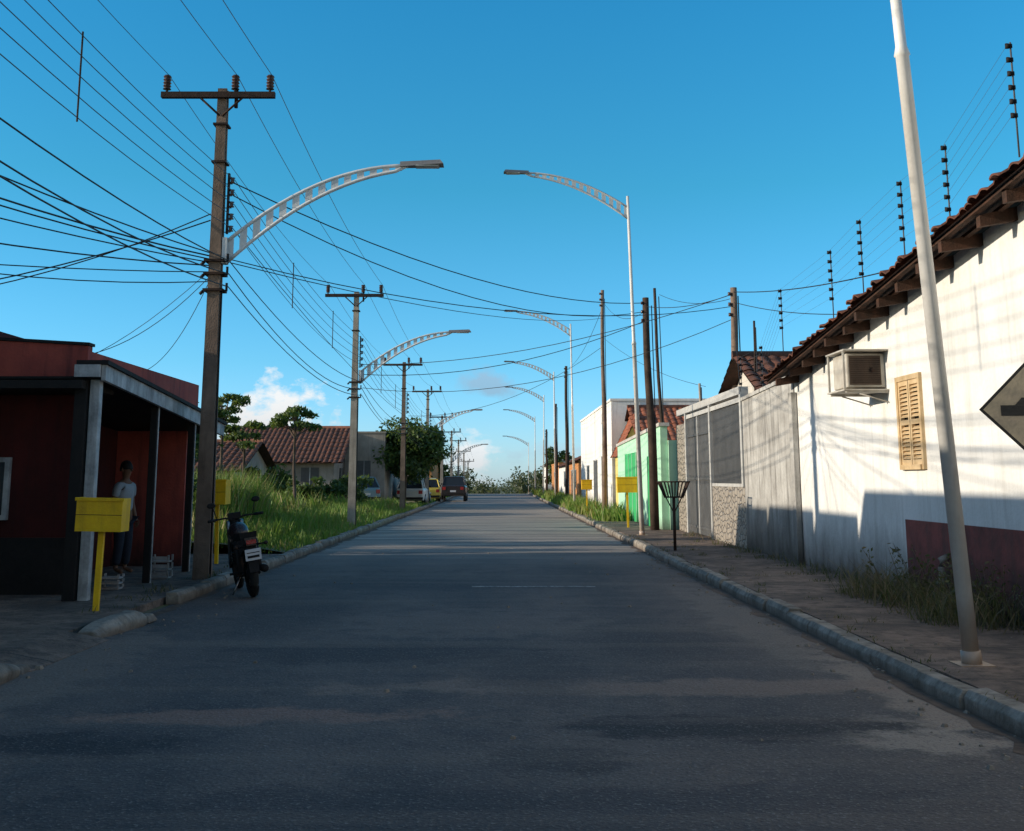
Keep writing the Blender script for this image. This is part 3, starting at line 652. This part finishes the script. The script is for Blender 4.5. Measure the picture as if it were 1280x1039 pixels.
# ------------------------------------------------------------------ wires
wb=B()
def wire(p,q,sag,r=.009,mat='wire',n=14):
    p=Vector(p);q=Vector(q); wb.tube([p.lerp(q,t)-Vector((0,0,sag*4*t*(1-t))) for t in [i/n for i in range(n+1)]],r,mat,4,False)
def pt(p,q,sag,t): return Vector(p).lerp(Vector(q),t)-Vector((0,0,sag*4*t*(1-t)))
for i in range(len(PY)-1):
    a,c=PY[i],PY[i+1]; za=PH[i]+gz(a); zc=PH[i+1]+gz(c)
    for dx in (-.85,.21,.75): wire((PX+dx,a-.115,za+.2),(PX+dx,c-.115,zc+.2),.25,.0065,'wire2')
    for k in range(5):
        wire((PX+.22,a,za-2.22+k*.19),(PX+.22,c,zc-2.22+k*.19),.28+.02*(4-k),.0065,'wire2')
    for k,s in enumerate((.35,.5,.42)): wire((PX+.18,a,za-2.72-.2*k),(PX+.18,c,zc-2.72-.2*k),s,.010)
    for t in ((.3,.62) if i<3 else (.5,)):
        q0=pt((PX+.22,a,za-2.22),(PX+.22,c,zc-2.22),.36,t); q1=pt((PX+.22,a,za-1.46),(PX+.22,c,zc-1.46),.28,t)
        wb.tube([q0-Vector((0,0,.04)),q1+Vector((0,0,.04))],.010,'woodpole',5)
for (z,q,s,r) in [(4.9,(-7.6,3,5.4),.3,.010),(4.85,(-7.9,3,5.0),.35,.012),(4.8,(-8.3,3.5,4.9),.3,.010),(4.75,(-8.8,4,4.6),.25,.009),(4.7,(-9.6,5,4.3),.35,.010),(4.6,(-12,9,4.2),.25,.008),
                (5.5,(-11.5,14.5,3.6),.55,.009),(5.4,(-11,13.5,3.3),.35,.010),(4.45,(-11,10,4.9),.5,.008),(4.5,(-6.6,17.5,3.36),.25,.006),(4.4,(-6.3,19.5,3.3),.35,.006),(4.6,(-10,22,3.4),.5,.006)]:
    wire((PX-.12,16.95,z),q,s,r)
for (p,q,s,r) in [((PX+.2,17,6.0),(4.15,32.3,6.5),.55,.011),((PX+.2,17,5.8),(4.15,32.3,6.25),.75,.010),((PX+.2,17,4.8),(5.6,27,5.6),.5,.008),((PX+.2,17,4.75),(4.3,47.5,8.2),.4,.008),
                  ((PX+.2,34,4.9),(5.6,27,5.9),.45,.009),((PX+.2,34,4.6),(4.2,32.3,6.0),.5,.010),((PX+.2,34,4.2),(5.6,27,5.3),.7,.008),((PX+.2,51,4.3),(4.3,47.5,7),.8,.009),
                  ((4.15,32.3,6.4),(5.6,27,5.9),.15,.009),((5.6,27,5.95),(5.8,17,4.6),.1,.010),((5.6,27,5.7),(6.6,19,4.3),.15,.008),((4.3,47.5,9.0),(4.2,32.3,6.3),.5,.008),((4.3,47.5,8.6),(3.95,68,8),.5,.01),((4.9,34.5,7.1),(5.6,27,5.8),.2,.007),
                  ((4.3,47.5,7.4),(6.5,36,4.4),.3,.007),((5.6,27,5.4),(4.98,23.6,3.3),.1,.006),((PX+.2,17,5.3),(-3.0,63,4.0),.8,.008)]:
    wire(p,q,s,r)
wb.obj('overhead_cables',recalc=False)

# ------------------------------------------------------------------ bins and signs
def yellow_bin(x,y,w,h,ztop,z0=.09,d=.32,lean=0):
    b=B(); zb=ztop-h
    b.T=Matrix.Translation((x,y,0))@Matrix.Rotation(lean,4,'Y')@Matrix.Rotation(lean*2,4,'Z')@Matrix.Translation((-x,-y,0))
    b.box(x-w/2,x+w/2,y-d/2,y+d/2,zb,zb+.02,'yellow')
    t=.02
    b.box(x-w/2,x+w/2,y-d/2,y-d/2+t,zb+.021,ztop,'yellow'); b.box(x-w/2,x+w/2,y+d/2-t,y+d/2,zb+.021,ztop,'yellow')
    b.box(x-w/2,x-w/2+t,y-d/2+t+.001,y+d/2-t-.001,zb+.021,ztop,'yellow'); b.box(x+w/2-t,x+w/2,y-d/2+t+.001,y+d/2-t-.001,zb+.021,ztop,'yellow')
    b.box(x-w/2+.0,x+w/2,y-d/2-.004,y-d/2-.001,zb+h*.5-.003,zb+h*.5+.003,'rust')
    b.box(x-w/2-.015,x+w/2+.015,y-d/2-.015,y-d/2-.005,ztop-.03,ztop+.005,'yellow'); b.box(x-w/2-.015,x-w/2-.004,y-d/2-.004,y+d/2,ztop-.03,ztop+.005,'yellow')
    b.box(x-.03,x+.03,y-.03,y+.03,z0-.02,zb,'yellow'); return b.obj('litter_bin',bevel=.004)
yellow_bin(-4.43,12.9,.50,.36,1.3,lean=.02); yellow_bin(-4.85,20,.36,.42,1.5,lean=-.02)
yellow_bin(3.75,34,.58,.45,1.58,.12,lean=-.015); yellow_bin(3.6,48,.42,.4,1.5,.12)
b=B(); x,y=3.45,23.0
zt_,zb_=1.46,1.16; wt,wb_,dt,db=.29,.17,.2,.12
ct=[(x-wt,y-dt,zt_),(x+wt,y-dt,zt_),(x+wt,y+dt,zt_),(x-wt,y+dt,zt_)]; cb=[(x-wb_,y-db,zb_),(x+wb_,y-db,zb_),(x+wb_,y+db,zb_),(x-wb_,y+db,zb_)]
for q in (ct,cb):
    for i in range(4): b.tube([q[i],q[(i+1)%4]],.014,'rust',5)
for i in range(4):
    for k in range(8):
        t=k/8; b.tube([Vector(ct[i]).lerp(Vector(ct[(i+1)%4]),t),Vector(cb[i]).lerp(Vector(cb[(i+1)%4]),t)],.009,'rust',4)
for k in range(5): t=k/4; b.tube([Vector(cb[0]).lerp(Vector(cb[1]),t),Vector(cb[3]).lerp(Vector(cb[2]),t)],.008,'rust',4)
b.tube([(x,y,.1),(x,y,zb_)],.03,'rust',8); b.tube([(x,y,.85),(x+.16,y,zb_)],.012,'rust',5); b.tube([(x,y,.85),(x-.16,y,zb_)],.012,'rust',5); b.obj('litter_basket')
b=B(); cx,cy,czz,hw=3.83,8.25,2.0,.36
rot=Matrix.Translation((cx,cy,czz))@Matrix.Rotation(math.radians(-6),4,'Z')@Matrix.Rotation(math.radians(45),4,'Y')
s=hw*.7071
b.T=rot; b.box(-s,s,-.006,.0,-s,s,'sign_k'); b.box(-s+.02,s-.02,-.0085,-.0065,-s+.02,s-.02,'sign_y'); 
b.T=Matrix.Translation((cx,cy,czz))@Matrix.Rotation(math.radians(-6),4,'Z')
b.box(-.21,.21,-.012,-.009,-.045,.03,'sign_k'); b.prism([(-.11,.031),(.11,.031),(.06,.085),(-.06,.085)],-.012,-.009,'sign_k'); 
b.T=None; b.tube([(cx,cy+.03,.1),(cx,cy+.03,czz+.25)],.03,'galv',10); b.obj('traffic_warning_sign')

# ------------------------------------------------------------------ motorcycle
b=B()
rear=Vector((-3.17,15.15,0)); front=Vector((-3.62,16.35,0)); d=(front-rear); ang=math.atan2(-d.x,d.y)
b.T=Matrix.Translation((rear.x,rear.y,.008))@Matrix.Rotation(ang,4,'Z')@Matrix.Rotation(math.radians(-9),4,'Y')
def wheel(y,r,w):
    pts=[(0,y+math.cos(a)*(r-w),r+math.sin(a)*(r-w)) for a in [2*math.pi*k/28 for k in range(29)]]
    b.tube(pts,w,'rubber',8,False)
    pts=[(0,y+math.cos(a)*(r-w*2.1),r+math.sin(a)*(r-w*2.1)) for a in [2*math.pi*k/28 for k in range(29)]]
    b.tube(pts,.018,'chrome',6,False)
    b.tube([(-.06,y,r),(.06,y,r)],.06,'black',12)
    for k in range(12): a=2*math.pi*k/12; b.tube([(0,y,r),(0,y+math.cos(a)*(r-w*2),r+math.sin(a)*(r-w*2))],.005,'chrome',4)
wheel(0,.30,.058); wheel(1.28,.31,.045)
b.tube([(-.1,0,.30),(-.1,.45,.36)],.025,'black',6); b.tube([(.1,0,.30),(.1,.45,.36)],.025,'black',6)
b.tube([(-.13,.03,.32),(-.13,.2,.72)],[.03,.03],'black',8); b.tube([(.13,.03,.32),(.13,.2,.72)],[.03,.03],'black',8)
b.tube([(.15,-.22,.36),(.16,.2,.34),(.12,.6,.28)],[.05,.045,.025],'black',10)
b.tube([(-.09,1.28,.31),(-.09,1.0,.95)],.026,'chrome',8); b.tube([(.09,1.28,.31),(.09,1.0,.95)],.026,'chrome',8)
b.hexa([(-.13,.45,.24),(.13,.45,.24),(.12,.85,.26),(-.12,.85,.26),(-.11,.45,.52),(.11,.45,.52),(.09,.8,.6),(-.09,.8,.6)],'rust')
for k in range(4): b.box(-.12,.12,.56,.8,.4+.045*k,.415+.045*k,'black')
def ellips(c,r,mat,nu=12,nv=8):
    vs=[];fs=[]
    for j in range(nv+1):
        ph=math.pi*j/nv
        for i in range(nu): th=2*math.pi*i/nu; vs.append((c[0]+r[0]*math.sin(ph)*math.cos(th),c[1]+r[1]*math.sin(ph)*math.sin(th),c[2]+r[2]*math.cos(ph)))
    for j in range(nv):
        for i in range(nu): fs.append((j*nu+i,j*nu+(i+1)%nu,(j+1)*nu+(i+1)%nu,(j+1)*nu+i))
    b.add(vs,fs,mat,True)
ellips((0,.78,.80),(.14,.25,.14),'car_dark')
b.hexa([(-.1,-.12,.72),(.1,-.12,.72),(.11,.58,.70),(-.11,.58,.70),(-.11,-.15,.84),(.11,-.15,.84),(.1,.58,.78),(-.1,.58,.78)],'rubber')
b.hexa([(-.06,-.32,.68),(.06,-.32,.68),(.12,.1,.52),(-.12,.1,.52),(-.08,-.32,.78),(.08,-.32,.78),(.13,.1,.72),(-.13,.1,.72)],'car_dark')
b.box(-.06,.06,-.345,-.322,.70,.75,'red_l')
b.hexa([(-.06,-.36,.34),(.06,-.36,.34),(.07,-.2,.7),(-.07,-.2,.7),(-.06,-.375,.35),(.06,-.375,.35),(.07,-.24,.72),(-.07,-.24,.72)],'black')
b.box(-.10,.10,-.40,-.385,.50,.64,'plate'); b.box(-.075,.075,-.404,-.401,.53,.56,'black') ; b.box(-.08,.08,-.404,-.401,.59,.6,'black')
for s_ in (-1,1): b.tube([(s_*.07,-.25,.68),(s_*.17,-.27,.68)],.012,'black',5); ellips((s_*.19,-.27,.68),(.03,.035,.025),'rust',8,6)
for s_ in (-1,1):
    b.tube([(-.0,1.0,.95),(s_*.12,.99,1.0),(s_*.34,.86,1.0)],.014,'black',6); b.tube([(s_*.26,.9,1.0),(s_*.37,.84,1.0)],.02,'rubber',7)
    b.tube([(s_*.24,.92,1.0),(s_*.28,.9,1.16)],.007,'black',5); ellips((s_*.30,.9,1.2),(.06,.015,.038),'black')
    b.tube([(s_*.1,.4,.3),(s_*.22,.4,.3)],.018,'rubber',6)
ellips((0,1.08,.92),(.09,.1,.1),'black'); b.box(-.09,.09,.98,1.02,.98,1.06,'black')
pts=[(0,1.28+math.cos(a)*.36,.31+math.sin(a)*.36) for a in [math.radians(x_) for x_ in range(30,151,15)]]; b.tube(pts,.05,'car_dark',6)
b.tube([(-.08,.5,.24),(-.22,.42,.01)],.012,'chrome',5)
b.tube([(0,.98,.9),(0,.3,.66),(0,.0,.68)],.03,'black',6)
b.obj('motorcycle')

# ------------------------------------------------------------------ cars
def car(name,x,y,rot,paint,kind='hatch',z=.1):
    e=empty(name); T=Matrix.Translation((x,y,z))@Matrix.Rotation(rot,4,'Z')
    L=3.9 if kind=='hatch' else 4.9; hw=.82 if kind=='hatch' else .88; zz=.0 if kind=='hatch' else .15
    b=B(); b.T=T
    def loft(secs,mat):
        n=len(secs[0]); vs=[v for s in secs for v in s]; fs=[tuple(range(n)),tuple(range((len(secs)-1)*n,len(secs)*n))[::-1]]
        for j in range(len(secs)-1):
            for i in range(n): fs.append((j*n+i,j*n+(i+1)%n,(j+1)*n+(i+1)%n,(j+1)*n+i))
        b.add(vs,fs,mat,False)
    def sec(y,w,z0,z1): return [(-w+.05,y,z0),(w-.05,y,z0),(w,y,z0+.15),(w,y,z1-.12),(w-.08,y,z1),(-w+.08,y,z1),(-w,y,z1-.12),(-w,y,z0+.15)]
    if kind=='hatch': S=[(0,.70,.35,.75),(.08,.8,.24,.9),(.6,.82,.2,.93),(2.4,.82,.2,.93),(3.1,.80,.2,.88),(3.7,.76,.24,.75),(3.9,.66,.34,.62)]
    else: S=[(0,.80,.45,1.05),(.05,.86,.42,1.1),(1.5,.88,.35,1.1),(3.3,.88,.35,1.1),(4.2,.87,.35,1.08),(4.8,.82,.4,.98),(4.9,.76,.5,.85)]
    loft([sec(*s) for s in S],paint); b.obj('body',e,.03)
    b=B(); b.T=T
    if kind=='hatch': c=[(.12,.92,.74),(.45,1.42,.6),(1.9,1.46,.6),(2.75,.92,.72)]
    else: c=[(1.45,1.1,.8),(1.65,1.66,.66),(2.8,1.68,.66),(3.55,1.1,.78)]
    vs=[]; 
    for (yy,z_,w) in c: vs+=[(-w,yy,z_),(w,yy,z_)]
    b.add(vs,[(0,1,3,2),(2,3,5,4),(4,5,7,6),(0,2,4,6),(1,7,5,3),(0,6,7,1)],'glass'); b.obj('windows',e)
    b=B(); b.T=T; (y1,z1,w1),(y2,z2,w2)=c[1],c[2]
    b.hexa([(-w1-.01,y1-.03,z1-.02),(w1+.01,y1-.03,z1-.02),(w2+.01,y2+.05,z2-.02),(-w2-.01,y2+.05,z2-.02),(-w1+.05,y1,z1+.04),(w1-.05,y1,z1+.04),(w2-.05,y2,z2+.04),(-w2+.05,y2,z2+.04)],paint)
    for s_ in (-1,1):
        b.tube([(s_*c[0][2],c[0][0],c[0][1]),(s_*w1,y1,z1)],.045,paint,5); b.tube([(s_*c[3][2],c[3][0],c[3][1]),(s_*w2,y2,z2)],.035,paint,5)
        ym_=(y1+y2)/2; b.tube([(s_*(c[0][2]+.01),ym_,c[0][1]),(s_*(w1+.01),ym_,z1)],.035,paint,5)
        b.box(s_*hw+(-.02 if s_>0 else -.12),s_*hw+(.12 if s_>0 else .02),c[3][0]-.25,c[3][0]-.12,c[0][1]+.02,c[0][1]+.14,'black')
    b.obj('roof_and_pillars',e,.01)
    b=B(); b.T=T
    ra=.30 if kind=='hatch' else .37
    for yy in (.7,L-.75):
        for s_ in (-1,1):
            b.tube([(s_*(hw-.17),yy,ra),(s_*(hw+.01),yy,ra)],ra,'rubber',18); b.tube([(s_*(hw+.011),yy,ra),(s_*(hw+.02),yy,ra)],ra*.6,'chrome',12)
    b.obj('wheels',e)
    b=B(); b.T=T
    for s_ in (-1,1):
        zt2=S[1][3]; b.box(s_*.62-.11,s_*.62+.11,-.02,.06,zt2-.3,zt2-.1,'red_l'); b.box(s_*.55-.14,s_*.55+.14,L-.14,L-.02,.55+zz,.68+zz,'plate')
    b.box(-.2,.2,-.012,-.002,.5+zz,.62+zz,'plate'); b.box(-.75,.75,-.05,.06,.28+zz,.42+zz,'black'); b.obj('lights_and_bumper',e)
car('parked_car',-5.15,66,-.05,'car_white'); car('parked_car',-6.9,60,.5,'car_blue',z=.2); car('parked_car',-4.6,74,.1,'car_yellow')
car('parked_pickup_truck',-3.25,80,0,'car_dark','pickup',.01)

# ------------------------------------------------------------------ person
def person(x,y,z,rot):
    e=empty('standing_person'); T=Matrix.Translation((x,y,z))@Matrix.Rotation(rot,4,'Z')
    e.matrix_world=T
    V=[];E=[];Rr=[]
    def v(p,r,par=None):
        V.append(p);Rr.append(r)
        if par is not None: E.append((par,len(V)-1))
        return len(V)-1
    def skin(name,mat):
        me=bpy.data.meshes.new(name); me.from_pydata(V,E,[]); me.materials.append(M[mat]); ob=bpy.data.objects.new(name,me); scn.collection.objects.link(ob); ob.parent=e
        sk=ob.modifiers.new('skin','SKIN')
        if not me.skin_vertices: bpy.context.view_layer.objects.active=ob
        for i,r in enumerate(Rr): me.skin_vertices[0].data[i].radius=(r[0],r[1]) if isinstance(r,tuple) else (r,r)
        me.skin_vertices[0].data[0].use_root=True
        sk.use_smooth_shade=True; s=ob.modifiers.new('sub','SUBSURF'); s.levels=2; s.render_levels=2
        return ob
    pel=v((0,0,.88),(.15,.10)); w=v((0,0,1.02),(.13,.09),pel); ch=v((0,0,1.22),(.16,.105),w); nk0=v((0,0,1.36),(.08,.07),ch); nk=v((0,.0,1.43),(.05,.052),nk0); hd0=v((0,.01,1.49),(.06,.07),nk); hd1=v((0,.015,1.57),(.072,.088),hd0); hd2=v((0,.01,1.65),(.055,.07),hd1)
    for s in (-1,1):
        a=v((s*.09,0,.80),.085,pel); k=v((s*.10,.02,.46),.058,a); c=v((s*.105,-.0,.30),.052,k); an=v((s*.11,-.02,.08),.036,c); v((s*.12,.13,.035),.035,an)
        sh=v((s*.17,0,1.33),.055,nk0); el=v((s*.22,-.03,1.07),.04,sh); wr=v((s*.21,.06,.84),.026,el); pm=v((s*.205,.09,.78),(.018,.034),wr)
    skin('body','skin')
    b=B(); b.T=None
    for s in (-1,1):
        for k,(dy,L) in enumerate(((-.025,.07),(-.008,.08),(.009,.075),(.025,.06))):
            p0=Vector((s*.205,.09+dy,.765)); b.tube([p0,p0+Vector((-s*.008,.01,-L*.5)),p0+Vector((-s*.025,.012,-L))],[.009,.0085,.006],'skin',6)
        p0=Vector((s*.195,.12,.80)); b.tube([p0,p0+Vector((-s*.01,.025,-.025)),p0+Vector((-s*.015,.03,-.05))],[.011,.01,.007],'skin',6)
    b.tube([(0,.09,1.585),(0,.118,1.56),(0,.1,1.545)],[.01,.015,.01],'skin',6)
    for s in (-1,1): b.tube([(s*.03,.093,1.59),(s*.03,.099,1.59)],.01,'hair',6); b.tube([(s*.078,.0,1.60),(s*.088,-.005,1.57),(s*.078,0,1.54)],[.01,.016,.01],'skin',6)
    b.box(-.025,.025,.092,.1,1.518,1.526,'maroon')
    vs=[];fs=[]
    for j in range(6):
        ph=.5*math.pi*j/5*1.15
        for i in range(14):
            th=2*math.pi*i/14; vs.append((.088*math.sin(ph)*math.cos(th),.0+.104*math.sin(ph)*math.sin(th),1.60+.115*math.cos(ph)+(-.03 if math.sin(th)<0 and j>3 else .0)))
    for j in range(5):
        for i in range(14): fs.append((j*14+i,j*14+(i+1)%14,(j+1)*14+(i+1)%14,(j+1)*14+i))
    b.add(vs,fs,'hair',True)
    b.obj('hands_face_and_hair',e)
    V.clear();E.clear();Rr.clear()
    pel=v((0,0,.90),(.168,.125)); w=v((0,0,1.05),(.155,.115),pel); ch=v((0,0,1.22),(.18,.125),w); t=v((0,0,1.35),(.1,.085),ch); v((0,0,1.39),(.07,.065),t)
    for s in (-1,1): sh=v((s*.175,0,1.325),.07,t); v((s*.205,-.02,1.14),.06,sh)
    skin('shirt','shirt')
    V.clear();E.clear();Rr.clear()
    pel=v((0,0,.90),(.158,.118))
    for s in (-1,1): a=v((s*.09,0,.78),.102,pel); k=v((s*.10,.02,.46),.078,a); v((s*.11,-.01,.12),.062,k)
    skin('trousers','denim')
person(-5.8,17.9,.085,math.radians(-110))

# ------------------------------------------------------------------ world
w=bpy.data.worlds.new('World'); scn.world=w; w.use_nodes=True; nt=w.node_tree; n=N(nt)
bg=nt.nodes['Background']
EL=14; AZ=8
sky=n.new('ShaderNodeTexSky',sky_type='NISHITA'); sky.sun_disc=False; sky.sun_elevation=math.radians(EL); sky.sun_rotation=math.radians(270-AZ)
sky.altitude=300; sky.air_density=1.0; sky.dust_density=.3; sky.ozone_density=2.5
g=n.gen(); x,y,z=n.sep(g)
tint=n.mix(n.map(z,.0,.10),(1.0,1.45,2.5),(.62,1.40,1.9))
tint=n.mix(n.map(z,.10,.25),tint,(.36,1.42,1.60))
tint=n.mix(n.map(z,.25,.42),tint,(.26,1.50,1.85))
tint=n.mix(n.map(z,.5,.8),tint,(1.3,1.75,1.7))
tint=n.mix(n.map(x,-.40,-.85),tint,(1.75,1.5,1.35))
tint=n.mix(n.map(y,.1,-.5),tint,(1.6,1.6,1.5))
col=n.mix(1.0,sky.outputs[0],tint,'MULTIPLY')
px=n.math('DIVIDE',x,n.math('MAXIMUM',y,.01)); pz=n.math('DIVIDE',z,n.math('MAXIMUM',y,.01))
cv=n.scale(g,(1,1,1.6)); nz=n.noise(cv,38,6,.62); nz2=n.noise(cv,16,4,.6)
front=n.math('GREATER_THAN',y,.05)
for (cx,cz_,rx,rz,k,op,c) in [(-.0105,.083,.030,.014,.9,.5,(3.6,3.9,4.7)),(-.195,.050,.052,.034,1.5,1,(7.6,7.8,7.9)),(-.0245,.016,.026,.022,1.3,.95,(7.2,7.5,7.7)),(-.27,.03,.05,.02,1.6,.7,(6,6.4,6.8)),(.10,.02,.10,.012,1.6,.3,(4,5,6))]:
    a=n.math('DIVIDE',n.math('SUBTRACT',px,cx),rx); c2=n.math('DIVIDE',n.math('SUBTRACT',pz,cz_),rz)
    d=n.math('SQRT',n.math('ADD',n.math('MULTIPLY',a,a),n.math('MULTIPLY',c2,c2)))
    d=n.math('ADD',d,n.math('MULTIPLY',n.math('SUBTRACT',nz,.5),k*1.8)); d=n.math('ADD',d,n.math('MULTIPLY',n.math('SUBTRACT',nz2,.5),k))
    f=n.math('MULTIPLY',n.math('MULTIPLY',n.map(d,1.0,.45),op),front)
    col=n.mix(f,col,n.mix(n.map(c2,-1,.6),tuple(q*.72 for q in c),c))
nt.links.new(col,bg.inputs[0]); bg.inputs[1].default_value=.12

sd=Vector((-math.cos(math.radians(EL))*math.cos(math.radians(AZ)),-math.cos(math.radians(EL))*math.sin(math.radians(AZ)),math.sin(math.radians(EL))))
l=bpy.data.lights.new('sun','SUN'); l.energy=4.9; l.angle=math.radians(.5); l.color=(1,.88,.71)
lo=bpy.data.objects.new('sun',l); scn.collection.objects.link(lo); lo.rotation_euler=sd.to_track_quat('Z','Y').to_euler(); lo.location=(-40,-10,30)

cam=bpy.data.cameras.new('camera'); cam.lens=40; cam.sensor_width=36; cam.clip_end=6000; cam.clip_start=.05
cam.shift_y=-.1332; cam.shift_x=.0117
co=bpy.data.objects.new('camera',cam); scn.collection.objects.link(co); co.location=(0,0,1.5); co.rotation_euler=(math.radians(100),0,0); scn.camera=co
